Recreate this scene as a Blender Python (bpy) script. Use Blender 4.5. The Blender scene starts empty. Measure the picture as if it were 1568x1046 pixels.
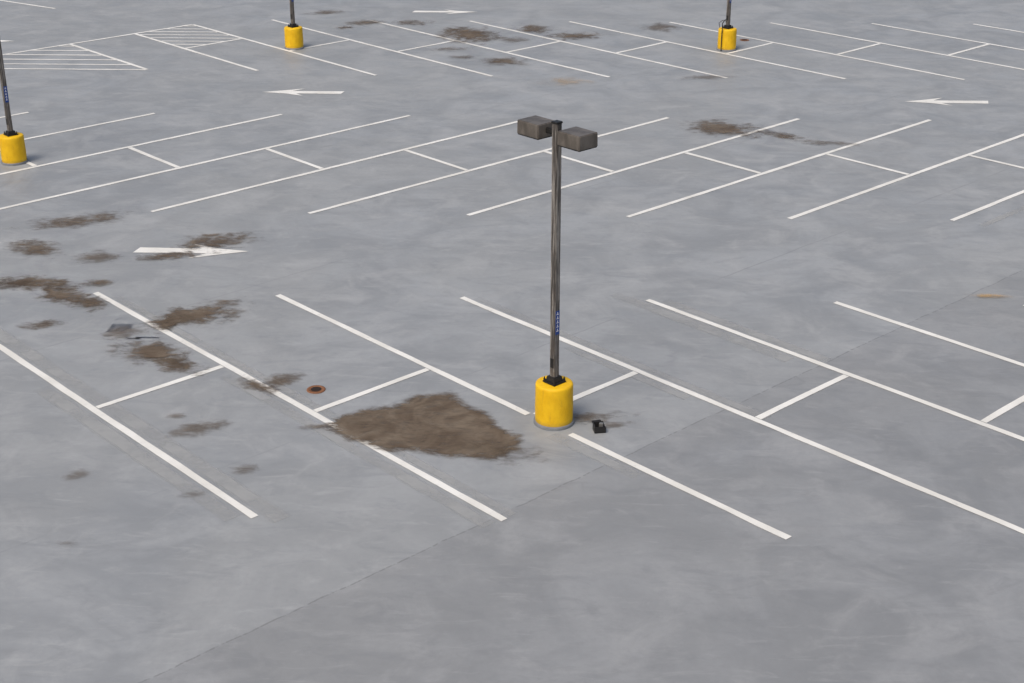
import bpy, bmesh, math, random
from mathutils import Vector, Matrix
random.seed(4)
S=bpy.context.scene
# ---------------------------------------------------------------- helpers
def new_mat(name):
    m=bpy.data.materials.new(name); m.use_nodes=True
    nt=m.node_tree; nt.nodes.clear(); return m,nt
class NT:
    def __init__(s,nt): s.nt=nt
    def n(s,t,**k):
        nd=s.nt.nodes.new(t)
        for a,b in k.items(): setattr(nd,a,b)
        return nd
    def l(s,a,b): s.nt.links.new(a,b)
    def val(s,sock,v):
        if isinstance(v,bpy.types.NodeSocket): s.l(v,sock)
        else: sock.default_value=v
    def math(s,op,a,b=0.0,c=None,clamp=False):
        nd=s.n('ShaderNodeMath',operation=op,use_clamp=clamp)
        s.val(nd.inputs[0],a); s.val(nd.inputs[1],b)
        if c is not None: s.val(nd.inputs[2],c)
        return nd.outputs[0]
    def mix(s,f,a,b,mode='MIX'):
        nd=s.n('ShaderNodeMix',data_type='RGBA',blend_type=mode)
        s.val(nd.inputs[0],f)
        for i,v in ((6,a),(7,b)):
            if isinstance(v,bpy.types.NodeSocket): s.l(v,nd.inputs[i])
            else: nd.inputs[i].default_value=(*v,1) if len(v)==3 else v
        return nd.outputs[2]
    def noise(s,vec,scale,detail=4,rough=.5,dist=0.):
        nd=s.n('ShaderNodeTexNoise'); s.l(vec,nd.inputs['Vector'])
        nd.inputs['Scale'].default_value=scale; nd.inputs['Detail'].default_value=detail
        nd.inputs['Roughness'].default_value=rough; nd.inputs['Distortion'].default_value=dist
        return nd.outputs[0]
    def sstep(s,v,a,b,lo=0.,hi=1.):
        nd=s.n('ShaderNodeMapRange',interpolation_type='SMOOTHSTEP')
        s.val(nd.inputs[0],v); nd.inputs[1].default_value=a; nd.inputs[2].default_value=b
        nd.inputs[3].default_value=lo; nd.inputs[4].default_value=hi
        return nd.outputs[0]
    def mapping(s,vec,rot=(0,0,0),scale=(1,1,1),loc=(0,0,0)):
        nd=s.n('ShaderNodeMapping'); s.l(vec,nd.inputs[0])
        nd.inputs[1].default_value=loc; nd.inputs[2].default_value=rot; nd.inputs[3].default_value=scale
        return nd.outputs[0]
    def dot(s,vec,v):
        nd=s.n('ShaderNodeVectorMath',operation='DOT_PRODUCT'); s.l(vec,nd.inputs[0]); nd.inputs[1].default_value=v
        return nd.outputs['Value']
    def out(s,sh):
        o=s.n('ShaderNodeOutputMaterial'); s.l(sh,o.inputs[0])
    def bsdf(s,col,rough=.6,metal=0.,normal=None,spec=.3):
        b=s.n('ShaderNodeBsdfPrincipled')
        if isinstance(col,bpy.types.NodeSocket): s.l(col,b.inputs['Base Color'])
        else: b.inputs['Base Color'].default_value=(*col,1)
        s.val(b.inputs['Roughness'],rough); b.inputs['Metallic'].default_value=metal
        b.inputs['Specular IOR Level'].default_value=spec
        if normal is not None: s.l(normal,b.inputs['Normal'])
        return b.outputs[0]
    def bump(s,h,strength=.2,dist=.01):
        nd=s.n('ShaderNodeBump'); nd.inputs['Strength'].default_value=strength
        nd.inputs['Distance'].default_value=dist; s.l(h,nd.inputs['Height']); return nd.outputs[0]
    def pos(s): return s.n('ShaderNodeNewGeometry').outputs['Position']
    def obj(s): return s.n('ShaderNodeTexCoord').outputs['Object']
def obj_from(name,verts,faces,mat=None,parent=None,loc=None,smooth=False):
    me=bpy.data.meshes.new(name); me.from_pydata([tuple(v) for v in verts],[],faces); me.update()
    o=bpy.data.objects.new(name,me); S.collection.objects.link(o)
    if mat: me.materials.append(mat)
    if parent: o.parent=parent
    if loc: o.location=loc
    if smooth:
        for p in me.polygons: p.use_smooth=True
    return o
# ---------------------------------------------------------------- materials
m_ground,nt=new_mat('coated_concrete'); t=NT(nt); P=t.pos()
big=t.noise(P,.12,3,.5,.8); mid=t.noise(P,.5,6,.6,1.2)
med=t.noise(t.mapping(P,rot=(0,0,.78),scale=(1,2.2,1)),1.1,6,.65,1.0)
fine=t.noise(P,9,5,.65); gr=t.noise(P,170,2,.6); spk=t.noise(P,38,3,.6)
c=t.mix(t.sstep(mid,.32,.70),(.262,.275,.283),(.352,.366,.373))
c=t.mix(t.math('MULTIPLY',t.sstep(big,.38,.62),.40),c,(.330,.336,.328))
c=t.mix(t.math('MULTIPLY',t.sstep(med,.48,.70),.50),c,(.240,.252,.260))
med2=t.noise(t.mapping(P,loc=(7,3,0)),.9,7,.68,.6)
c=t.mix(t.math('MULTIPLY',t.sstep(med2,.50,.70),.55),c,(.395,.407,.410))
sm=t.noise(t.mapping(P,rot=(0,0,-.5),scale=(.7,3.0,1)),1.4,6,.7,.8)
c=t.mix(t.math('MULTIPLY',t.sstep(sm,.54,.70),.40),c,(.41,.42,.42))
c=t.mix(t.math('MULTIPLY',t.sstep(fine,.35,.75),.18),c,(.23,.235,.237))
c=t.mix(t.math('MULTIPLY',t.sstep(gr,.35,.7),.18),c,(.17,.17,.17))
c=t.mix(t.math('MULTIPLY',t.sstep(spk,.70,.78),.4),c,(.14,.135,.125))
wob=t.math('MULTIPLY',t.math('SUBTRACT',t.noise(P,1.3,4),.5),.14)
e=t.math('ADD',t.math('ADD',t.dot(P,(1,-1,0)),19.02),wob)
side=t.math('MULTIPLY',t.sstep(e,-.02,.06),t.sstep(t.dot(P,(0,1,0)),25,33,1,0))
c=t.mix(side,c,t.mix(1.0,c,(.89,.885,.885),'MULTIPLY'))
ae=t.math('ABSOLUTE',e)
c=t.mix(t.math('MULTIPLY',t.math('MULTIPLY',t.sstep(ae,.010,.03,1,0),.5),t.sstep(fine,.35,.55)),c,(.13,.13,.13))
for off,k in ((24.5,.30),(33.0,.25),(43.,.25)):
    q=t.math('ABSOLUTE',t.math('ADD',t.math('ADD',t.dot(P,(1,-1,0)),off),t.math('MULTIPLY',wob,.8)))
    c=t.mix(t.math('MULTIPLY',t.math('MULTIPLY',t.sstep(q,.01,.04,1,0),k),t.sstep(mid,.42,.6)),c,(.15,.15,.15))
t.out(t.bsdf(c,t.sstep(med2,.3,.7,.42,.62),0,t.bump(gr,.15,.004),.35))

m_paint,nt=new_mat('road_paint_white'); t=NT(nt); P=t.pos()
w=t.noise(P,7,6,.7); w2=t.noise(P,60,3,.6)
c=t.mix(t.sstep(t.noise(P,1.3,3),.3,.7),(.70,.685,.63),(.82,.81,.76))
c=t.mix(t.math('MULTIPLY',t.sstep(w,.56,.75),.55),c,(.42,.42,.41))
c=t.mix(t.math('MULTIPLY',t.sstep(w2,.6,.72),.35),c,(.4,.4,.4))
t.out(t.bsdf(c,.6,0,t.bump(w2,.15,.003),.3))

def trans_mat(name,colfn,maskfn,rough=.7):
    m,nt=new_mat(name); t=NT(nt); P=t.pos()
    b=t.bsdf(colfn(t,P),rough,0,None,.2); tr=t.n('ShaderNodeBsdfTransparent').outputs[0]
    mx=t.n('ShaderNodeMixShader'); t.l(maskfn(t,P),mx.inputs[0]); t.l(tr,mx.inputs[1]); t.l(b,mx.inputs[2])
    t.out(mx.outputs[0]); return m
def attr(t,n):
    a=t.n('ShaderNodeAttribute'); a.attribute_name=n; return a.outputs['Fac']
def stain_mask(t,P):
    Q=t.mapping(P,rot=(0,0,math.radians(-28)),scale=(1,2.4,1))
    n1=t.noise(P,1.7,5,.6,.6); n2=t.noise(Q,4,7,.68,.5)
    v=t.math('ADD',attr(t,'d'),t.math('MULTIPLY',t.math('SUBTRACT',n1,.5),attr(t,'amp')))
    v=t.math('ADD',v,t.math('MULTIPLY',t.math('SUBTRACT',n2,.5),2.0))
    v=t.sstep(v,-.35,.85)
    return t.math('MULTIPLY',v,t.math('MULTIPLY',attr(t,'op'),t.sstep(n2,.34,.56,.75,1)))
def stain_col(t,P):
    Q=t.mapping(P,rot=(0,0,math.radians(-28)),scale=(1,3.2,1))
    n=t.noise(P,1.8,5,.6,1.); n3=t.noise(Q,8,5,.7)
    c=t.mix(t.sstep(n,.35,.7),(.112,.082,.056),(.190,.150,.108))
    return t.mix(t.math('MULTIPLY',t.sstep(n3,.5,.70),.35),c,(.075,.055,.039))
m_stain=trans_mat('dirt_residue',stain_col,stain_mask,.7)
m_orange=trans_mat('rust_residue',lambda t,P:t.mix(.5,(.45,.28,.10),(.5,.34,.16)),stain_mask,.85)
m_ghost=trans_mat('worn_old_paint',lambda t,P:t.mix(t.noise(P,3),(.40,.41,.405),(.46,.465,.455)),
    lambda t,P:t.math('MULTIPLY',t.sstep(t.noise(P,1.2,4,.55),.32,.62,.22,.62),attr(t,'op')))
m_yel,nt=new_mat('yellow_paint'); t=NT(nt); P=t.obj()
a=t.noise(P,5,4,.6); b=t.noise(t.mapping(P,scale=(1,1,.25)),14,4,.6)
c=t.mix(t.sstep(a,.3,.7),(.76,.43,.006),(.86,.52,.012))
c=t.mix(t.math('MULTIPLY',t.sstep(b,.55,.78),.45),c,(.45,.25,.03))
sep=t.n('ShaderNodeSeparateXYZ'); t.l(P,sep.inputs[0])
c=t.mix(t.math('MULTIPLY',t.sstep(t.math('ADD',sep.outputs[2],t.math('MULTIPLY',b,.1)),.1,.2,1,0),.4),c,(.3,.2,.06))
t.out(t.bsdf(c,.55,0,t.bump(t.noise(P,22,4),.5,.012),.3))
m_conc,nt=new_mat('grey_collar'); t=NT(nt); P=t.obj()
t.out(t.bsdf(t.mix(t.noise(P,12,4),(.14,.15,.16),(.24,.25,.26)),.8))
m_pole,nt=new_mat('weathered_bronze_paint'); t=NT(nt); P=t.obj()
st=t.noise(t.mapping(P,scale=(1,1,.05)),30,4,.6); n=t.noise(P,9,4)
c=t.mix(t.sstep(st,.42,.60),(.065,.057,.050),(.26,.24,.215))
c=t.mix(t.math('MULTIPLY',t.sstep(n,.5,.7),.5),c,(.11,.09,.075))
t.out(t.bsdf(c,.5,0,None,.4))
m_head,nt=new_mat('fixture_housing'); t=NT(nt); P=t.obj()
n=t.noise(t.mapping(P,scale=(1,1,.5)),6,5,.65)
c=t.mix(t.sstep(n,.35,.68),(.080,.068,.056),(.145,.126,.106))
t.out(t.bsdf(c,.42,0,None,.45))
def flat(name,col,r=.5,metal=0):
    m,nt=new_mat(name); t=NT(nt); P=t.obj()
    t.out(t.bsdf(t.mix(t.noise(P,25,3),tuple(x*.75 for x in col),tuple(x*1.2 for x in col)),r,metal)); return m
m_black=flat('dark_metal',(.022,.021,.02),.45)
m_lens=flat('lamp_lens',(.45,.45,.42),.25)
m_blue=flat('blue_sticker',(.02,.06,.25),.4)
m_white=flat('white_print',(.75,.75,.75),.5)
m_rust=flat('rusty_iron',(.22,.10,.05),.8)
m_hole=flat('drain_shadow',(.03,.02,.016),.9)
m_metal=flat('bare_metal',(.4,.39,.36),.4,.6)
# ---------------------------------------------------------------- ground
R_=900
obj_from('parking_lot_ground',[(-R_,-R_,0),(R_,-R_,0),(R_,R_,0),(-R_,R_,0)],[(0,1,2,3)],m_ground)
# ---------------------------------------------------------------- lines
LW=.12
class Strips:
    def __init__(s): s.v=[];s.f=[];s.o=[]
    def seg(s,a,b,w=LW,z=.008,soft=False):
        a=Vector(a);b=Vector(b);ln=(b-a).length;d=(b-a)/ln;n=Vector((-d.y,d.x))
        k=max(1,int(ln/.5)); i=len(s.v)
        cols=((-1,0),(-.62,1),(.62,1),(1,0)) if soft else ((-1,1),(1,1))
        m=len(cols)
        for j in range(k+1):
            p=a+d*ln*j/k; ww=w/2*(1+random.uniform(-.08,.08)); c=n*random.uniform(-.005,.005)
            for q,op in cols:
                r=p+n*ww*q+c; s.v.append((r.x,r.y,z)); s.o.append(op*(.3 if soft and j==0 else 1))
        for j in range(k):
            for g in range(m-1):
                b0=i+m*j+g; s.f.append((b0,b0+m,b0+m+1,b0+1))
SP=3.5818
L=Strips(); X=Strips()
nx=lambda k,y:-9.22+SP*k+(26.32-y)
mx_=lambda k,y:-9.44+SP*k+(y-31.26)
fx=lambda k,y:-10.84+SP*k+(52.94-y)
for k in range(-1,16):
    yb={-1:17.9,0:17.95,1:17.6}.get(k,17.8)
    if k==1:
        L.seg((nx(k,26.32),26.32),(nx(k,21.30),21.30)); L.seg((nx(k,20.62),20.62),(nx(k,yb),yb))
    else: L.seg((nx(k,26.32),26.32),(nx(k,yb),yb))
    if k<15: X.seg((nx(k,21.24)+.05,21.24+.05),(nx(k,21.24)+1.79-.05,23.03-.05),z=.0085)
for k in range(-9,16):
    L.seg((mx_(k,31.26),31.26),(mx_(k,39.81),39.81)); X.seg((mx_(k,36.43)+.05,36.43-.05),(mx_(k,36.43)+1.74,34.69),z=.0085)
for k in range(-1,16):
    yt=52.02 if k==-1 else 52.94
    L.seg((fx(k,yt),yt),(fx(k,44.52),44.52))
    X.seg((fx(k,47.84)+.05,47.84+.05),(fx(k,47.84)+1.74,49.58),z=.0085)
for k in range(-9,16):
    L.seg((mx_(k,31.26)+1,58.6),(mx_(k,39.81)+1,67.1))
D0=-65.55
def pt(u,v): return ((u+v)/2,(v-u)/2)      # u=x-y , v=x+y
X.seg(pt(D0,20),pt(D0,38.5),z=.0085)
L.seg(pt(D0+.06,35.25),pt(-54.8,35.25)); L.seg(pt(D0+.06,31.8),pt(-58.35,31.8))
X.seg(pt(-60.95,35.33),pt(-60.95,38.42),z=.0085)
for i in range(6):
    y=45.05+i*.66; x0=y+D0+.06; x1=31.74-y
    if x1>x0: L.seg((x0,y),(x1,y),w=.1,z=.0075)
for i in range(7):
    y=48.75+i*.5
    x0=max(y+D0+.06,35.33-y); x1=min(y-60.95-.06,38.42-y)
    if x1>x0+.1: L.seg((x0,y),(x1,y),w=.09,z=.0075)
L.seg((-22.6,56.7),(-19.4,54.8))
i=len(L.v); L.v+=X.v; L.f+=[tuple(a+i for a in f) for f in X.f]
obj_from('parking_line_markings',L.v,L.f,m_paint)
G=Strips()
def ghost(k,off,y0,y1,w=.2):
    d=off*1.414; G.seg((nx(k,y0)+d,y0),(nx(k,y1)+d,y1),w=w,z=.004,soft=True)
ghost(-1,.25,25,17.85,.32); ghost(-1,-.25,22.,17.85,.32)
ghost(0,.19,26.1,18.1,.2); ghost(0,-.25,22.6,17.8,.26)
ghost(1,-.22,20.6,19.3,.26); ghost(2,.19,26.3,21.3,.22); ghost(2,-.19,24,22,.2)
ghost(3,-.25,26.6,23.6,.34); ghost(3,.22,26.3,23.6,.28)
G.seg((9.,30.9),(14,35.9),w=.2,z=.004,soft=True)
o=obj_from('faded_line_markings',G.v,G.f,m_ghost)
at=o.data.attributes.new('op','FLOAT','POINT'); at.data.foreach_set('value',G.o)
def arrow(cx,cy,dirn):
    pts=[(-1.22,-.16),(.33,-.15),(.0,-.47),(.5,-.26),(1.2,0),(.45,.16),(-.08,.42),(.17,.13),(-1.15,.16)]
    pts=[(cx+dirn*x,cy+dirn*y) for x,y in pts]
    obj_from('direction_arrow_marking',[(x,y,.008) for x,y in pts],[tuple(range(9))],m_paint)
arrow(-7.9,28.75,1); arrow(-7.9,42.32,-1); arrow(10.75,41.8,-1); arrow(-4.7,54.62,1); arrow(-20.1,49.1,1)
# ---------------------------------------------------------------- stains
def stains(name,lst,mat,z0):
    V=[];F_=[];D=[];A=[];O=[]
    for j,s in enumerate(lst):
        cx,cy,rx,ry,op=s[:5]; poly=s[6] if len(s)>6 else None
        rot=math.radians(s[5]) if len(s)>5 else 0
        st=max(.05,min(.12,cy*.0022)); ex=max(rx,ry)*1.9+.1; ey=ex
        if not rot: ey=ry*1.9+.1
        if poly: ex=rx+.5; ey=ry+.5
        nx_=max(6,int(2*ex/st)); ny_=max(6,int(2*ey/st)); i0=len(V); cr,sr=math.cos(rot),math.sin(rot)
        z=z0+.0022*(j%5)
        for b in range(ny_+1):
            for a in range(nx_+1):
                x=-ex+2*ex*a/nx_; y=-ey+2*ey*b/ny_
                V.append((cx+x,cy+y,z))
                if poly is None:
                    d=1-math.hypot((x*cr+y*sr)/rx,(y*cr-x*sr)/ry); am=2.4
                else:
                    px,py=cx+x,cy+y; ins=False; dm=9
                    for q in range(len(poly)):
                        x1,y1=poly[q];x2,y2=poly[q-1]
                        if (y1>py)!=(y2>py) and px<(x2-x1)*(py-y1)/(y2-y1)+x1: ins=not ins
                        tt=max(0,min(1,((px-x1)*(x2-x1)+(py-y1)*(y2-y1))/((x2-x1)**2+(y2-y1)**2)))
                        dm=min(dm,math.hypot(px-x1-tt*(x2-x1),py-y1-tt*(y2-y1)))
                    d=(dm if ins else -dm)/.20; am=1.0
                    d=max(-3,min(1.7,d))+.25
                if min(a,nx_-a,b,ny_-b)==0: d-=3
                D.append(d);A.append(am);O.append(op)
        for b in range(ny_):
            for a in range(nx_):
                q=i0+b*(nx_+1)+a; qs=(q,q+1,q+nx_+2,q+nx_+1)
                if max(D[i] for i in qs)>-1.7: F_.append(qs)
    o=obj_from(name,V,F_,mat); me=o.data
    for n,arr in (('d',D),('amp',A),('op',O)):
        at=me.attributes.new(n,'FLOAT','POINT'); at.data.foreach_set('value',arr)
    return o
BIG=[(-3.81,20.71),(-3.65,21.07),(-3.27,21.37),(-2.85,21.45),(-2.47,21.89),(-1.93,22.0),(-1.66,21.57),(-1.29,21.27),(-1.11,20.81),(-.74,20.53),(-.77,20.05),(-1.06,19.76),(-1.66,19.8),(-2.28,19.99),(-2.68,19.98),(-3.06,20.14),(-3.51,20.43)]
ST=[(-10.9,30.6,1.0,0.4,.7,25),(-11.3,28.8,0.6,0.4,.8,-45),(-9.8,28.3,0.45,0.3,.6),(-7.5,29.3,0.7,0.45,.85,15),(-8.3,28.4,0.6,0.22,.9,10),
(-10.5,26.75,0.75,0.4,.85,-20),(-9.75,26.1,0.85,0.32,.95,-42),(-9.2,25.75,.4,.25,.8,-40),(-11.2,26.7,.6,.3,.45,10),(-9.3,26.8,0.35,0.18,.8),(-9.7,24.7,0.35,0.2,.7,20),(-8.1,24.4,0.4,0.25,.55,30),
(-7.0,25.25,0.85,0.45,1,35),(-7.4,24.9,.5,.25,.8,20),(-7.35,23.5,0.7,0.4,1,-25),(-6.9,23.1,.55,.3,.9,-35),(-4.85,22.4,0.3,0.25,.7,30),(-5.15,22.15,0.45,0.16,.8,-40),
(-5.8,20.6,0.4,0.2,.6,25),(-6.3,21.0,0.16,0.10,.5),(-7.3,19.0,0.2,0.13,.4,30),(-4.8,19.3,0.2,0.15,.5),(-5.4,18.5,0.25,0.09,.4,20),(-6.8,17.1,0.18,0.08,.4),
(4.1,38.7,0.9,0.7,.85,-30),(5.6,38.1,0.5,0.3,.75,-35),(6.7,37.4,0.9,0.2,.45,-10),(-3.6,50.6,0.9,1.2,.95,20),(-2.2,46.5,0.6,0.5,.75,10),(-1.3,51.6,0.6,0.7,.75),(0.1,50.5,0.8,0.55,.85,10),(-4.0,48.3,0.6,0.3,.45,15),(-8.0,51.6,0.3,0.22,.9),(-7.4,52.5,0.6,0.4,.7,10),(-9.1,54.3,0.7,0.35,.6,10),(-5.7,52.6,0.6,0.4,.7),(-3.6,47.1,0.4,0.25,.45,0.1),(3.1,52.0,0.6,0.7,.55),(4.2,44.6,0.7,0.25,.4,10),
(0.35,21.2,0.55,0.2,.65,12),(.75,20.95,.3,.12,.5,20),(-2.28,20.85,1.55,1.15,.96,0,BIG),(-1.0,20.0,.6,.3,.5,-20),(-3.9,20.75,.35,.1,.6,20),(-2.0,49.8,.5,.4,.45,10)]
stains('ground_stains',ST,m_stain,.012)
stains('rust_stains',[(8.2,26.7,.4,.1,.6),(-.2,43.8,.7,.4,.3)],m_orange,.03)
# ---------------------------------------------------------------- lamp
def ring_mesh(name,prof,seg,mat,parent,smooth=True):
    V=[];F_=[]
    for r,z in prof:
        for a in range(seg):
            t_=2*math.pi*a/seg; V.append((r*math.cos(t_),r*math.sin(t_),z))
    for i in range(len(prof)-1):
        for a in range(seg):
            b=(a+1)%seg; F_.append((i*seg+a,i*seg+b,(i+1)*seg+b,(i+1)*seg+a))
    F_.append(tuple((len(prof)-1)*seg+a for a in range(seg)))
    return obj_from(name,V,F_,mat,parent,smooth=smooth)
def box(name,c,sz,mat,parent,rot=0,bev=.008,taper=1.0,segs=2):
    bm=bmesh.new(); bmesh.ops.create_cube(bm,size=1)
    for v in bm.verts:
        k=taper if v.co.z>0 else 1
        v.co=Vector((v.co.x*sz[0]*k,v.co.y*sz[1]*k,v.co.z*sz[2]))
    if bev: bmesh.ops.bevel(bm,geom=bm.edges[:],offset=bev,segments=segs,affect='EDGES')
    me=bpy.data.meshes.new(name); bm.to_mesh(me); bm.free(); me.materials.append(mat)
    o=bpy.data.objects.new(name,me); S.collection.objects.link(o); o.parent=parent
    o.location=c; o.rotation_euler=(0,0,rot)
    return o
def tube(name,pts,r,mat,parent):
    cu=bpy.data.curves.new(name,'CURVE'); cu.dimensions='3D'; cu.bevel_depth=r; cu.bevel_resolution=3
    sp=cu.splines.new('POLY'); sp.points.add(len(pts)-1)
    for q,p in zip(sp.points,pts): q.co=(*p,1)
    cu.materials.append(mat); o=bpy.data.objects.new(name,cu); S.collection.objects.link(o); o.parent=parent
def lamp(x,y,name,cable=False):
    e=bpy.data.objects.new(name,None); S.collection.objects.link(e); e.location=(x,y,0)
    ring_mesh('base_collar',[(.325,0),(.325,.045),(.318,.055),(.2,.056)],48,m_conc,e)
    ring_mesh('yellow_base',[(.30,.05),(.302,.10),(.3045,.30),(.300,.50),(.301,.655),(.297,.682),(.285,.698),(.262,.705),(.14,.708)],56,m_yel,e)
    a=math.radians(-45)
    box('base_plate',(0,0,.722),(.27,.27,.028),m_black,e,a)
    box('base_shroud',(0,0,.775),(.20,.20,.085),m_black,e,a,taper=.85)
    for sx in(-1,1):
        for sy in(-1,1):
            p=Vector((sx*.11,sy*.11,0)); p.rotate(Matrix.Rotation(a,3,'Z'))
            b=ring_mesh('anchor_bolt',[(.018,.735),(.018,.77),(.010,.771),(.010,.80)],8,m_black,e,False); b.location=(p.x,p.y,0)
    box('pole',(0,0,.8+2.05),(.112,.112,4.12),m_pole,e,a,bev=.012)
    box('pole_cap',(0,0,4.915),(.13,.13,.03),m_black,e,a)
    for s in(-1,1):
        d=Vector((s*math.cos(a),s*math.sin(a),0))
        box('arm',tuple(d*.13+Vector((0,0,4.76))),(.16,.07,.08),m_black,e,a,bev=.01)
        box('lamp_head',tuple(d*.43+Vector((0,0,4.755))),(.46,.39,.215),m_head,e,a,bev=.012,taper=.985,segs=3)
        box('lens_frame',tuple(d*.43+Vector((0,0,4.642))),(.44,.37,.012),m_black,e,a,bev=.003)
        box('lens',tuple(d*.43+Vector((0,0,4.631))),(.38,.31,.012),m_lens,e,a,bev=.003)
    d=Vector((math.cos(a),math.sin(a),0)); o_=d*.0575
    box('sticker',(o_.x,o_.y,1.74),(.003,.085,.40),m_blue,e,a,bev=0)
    for i in range(5):
        q=d*.0595
        box('sticker_letter',(q.x,q.y,1.60+i*.07),(.002,.045,.012),m_white,e,a,bev=0)
        box('sticker_letter',(q.x,q.y,1.625+i*.07),(.002,.014,.03),m_white,e,a,bev=0)
    box('handhole_cover',(-.0405,-.0405,1.05),(.006,.075,.16),m_black,e,math.radians(45),bev=.002)
    if cable:
        tube('conduit',[(-.04,-.10,1.0),(-.12,-.2,1.02),(-.2,-.27,.93),(-.21,-.28,.5),(-.21,-.29,.02)],.016,m_black,e)
        tube('cable',[(-.05,-.08,.95),(-.2,-.1,.98),(-.30,-.12,.9),(-.28,-.14,.76)],.010,m_black,e)
    return e
LP=[(-.2,21.05),(-13.9,35.0),(-9.2,48.3),(5.1,48.5),(14.1,34.9)]
for i,(x,y) in enumerate(LP): lamp(x,y,'street_lamp' if i==0 else 'street_lamp.%03d'%i,cable=(i==3))
def drain(x,y,nm):
    e=bpy.data.objects.new(nm,None); S.collection.objects.link(e); e.location=(x,y,0)
    ring_mesh('rim',[(.16,.004),(.155,.014),(.12,.015),(.115,.010)],32,m_rust,e)
    ring_mesh('hole_shade',[(.09,.0155),(.07,.018),(.02,.018)],24,m_hole,e)  # dark disc, its colour stands in for shade inside the drain opening
drain(-4.2,22.1,'floor_drain'); drain(5.85,50.0,'floor_drain.001')
e=bpy.data.objects.new('electrical_box',None); S.collection.objects.link(e); e.location=(.52,20.75,0); e.rotation_euler=(0,0,.2)
box('bottom',(0,0,.012),(.18,.16,.012),m_black,e)
box('side_1',(-.085,0,.07),(.012,.16,.13),m_black,e,bev=.003); box('side_2',(.085,0,.05),(.012,.16,.09),m_black,e,bev=.003)
box('side_3',(0,-.075,.06),(.158,.012,.11),m_black,e,bev=.003); box('side_4',(0,.075,.07),(.158,.012,.13),m_black,e,bev=.003)
box('terminal',(.03,.01,.08),(.06,.05,.12),m_metal,e)
o=box('lid',(.01,.15,.05),(.17,.16,.012),m_black,e); o.rotation_euler=(.5,.1,.3)
# ---------------------------------------------------------------- camera
f,p,yw,ro=2250.14,0.41195,-0.04122,-0.0023
F=Vector((math.sin(yw)*math.cos(p),math.cos(yw)*math.cos(p),-math.sin(p)))
Rr=Vector((math.cos(yw),-math.sin(yw),0)); U=Rr.cross(F)
R2=Rr*math.cos(ro)+U*math.sin(ro); U2=U*math.cos(ro)-Rr*math.sin(ro)
cd=bpy.data.cameras.new('camera'); cam=bpy.data.objects.new('camera',cd); S.collection.objects.link(cam)
M=Matrix((R2,U2,-F)).transposed().to_4x4(); M.translation=Vector((0,0,10.6)); cam.matrix_world=M
cd.sensor_width=36; cd.lens=f/1568*36; cd.clip_end=3000; S.camera=cam
# ---------------------------------------------------------------- light
w=bpy.data.worlds.new('World'); S.world=w; w.use_nodes=True; nt=w.node_tree
bg=nt.nodes['Background']; sky=nt.nodes.new('ShaderNodeTexSky'); sky.sky_type='NISHITA'; sky.sun_disc=False
el,az=math.radians(55),math.radians(215)
sky.sun_elevation=el; sky.sun_rotation=az; sky.dust_density=5; sky.air_density=1
nt.links.new(sky.outputs[0],bg.inputs[0]); bg.inputs[1].default_value=.13
sd=bpy.data.lights.new('sun','SUN'); sd.energy=1.5; sd.angle=math.radians(25); sd.color=(1,.95,.87)
so=bpy.data.objects.new('sun',sd); S.collection.objects.link(so)
dv=Vector((math.sin(az)*math.cos(el),math.cos(az)*math.cos(el),math.sin(el)))
so.rotation_euler=dv.to_track_quat('Z','Y').to_euler()
S.view_settings.view_transform='Standard'; S.view_settings.look='None'; S.view_settings.exposure=0
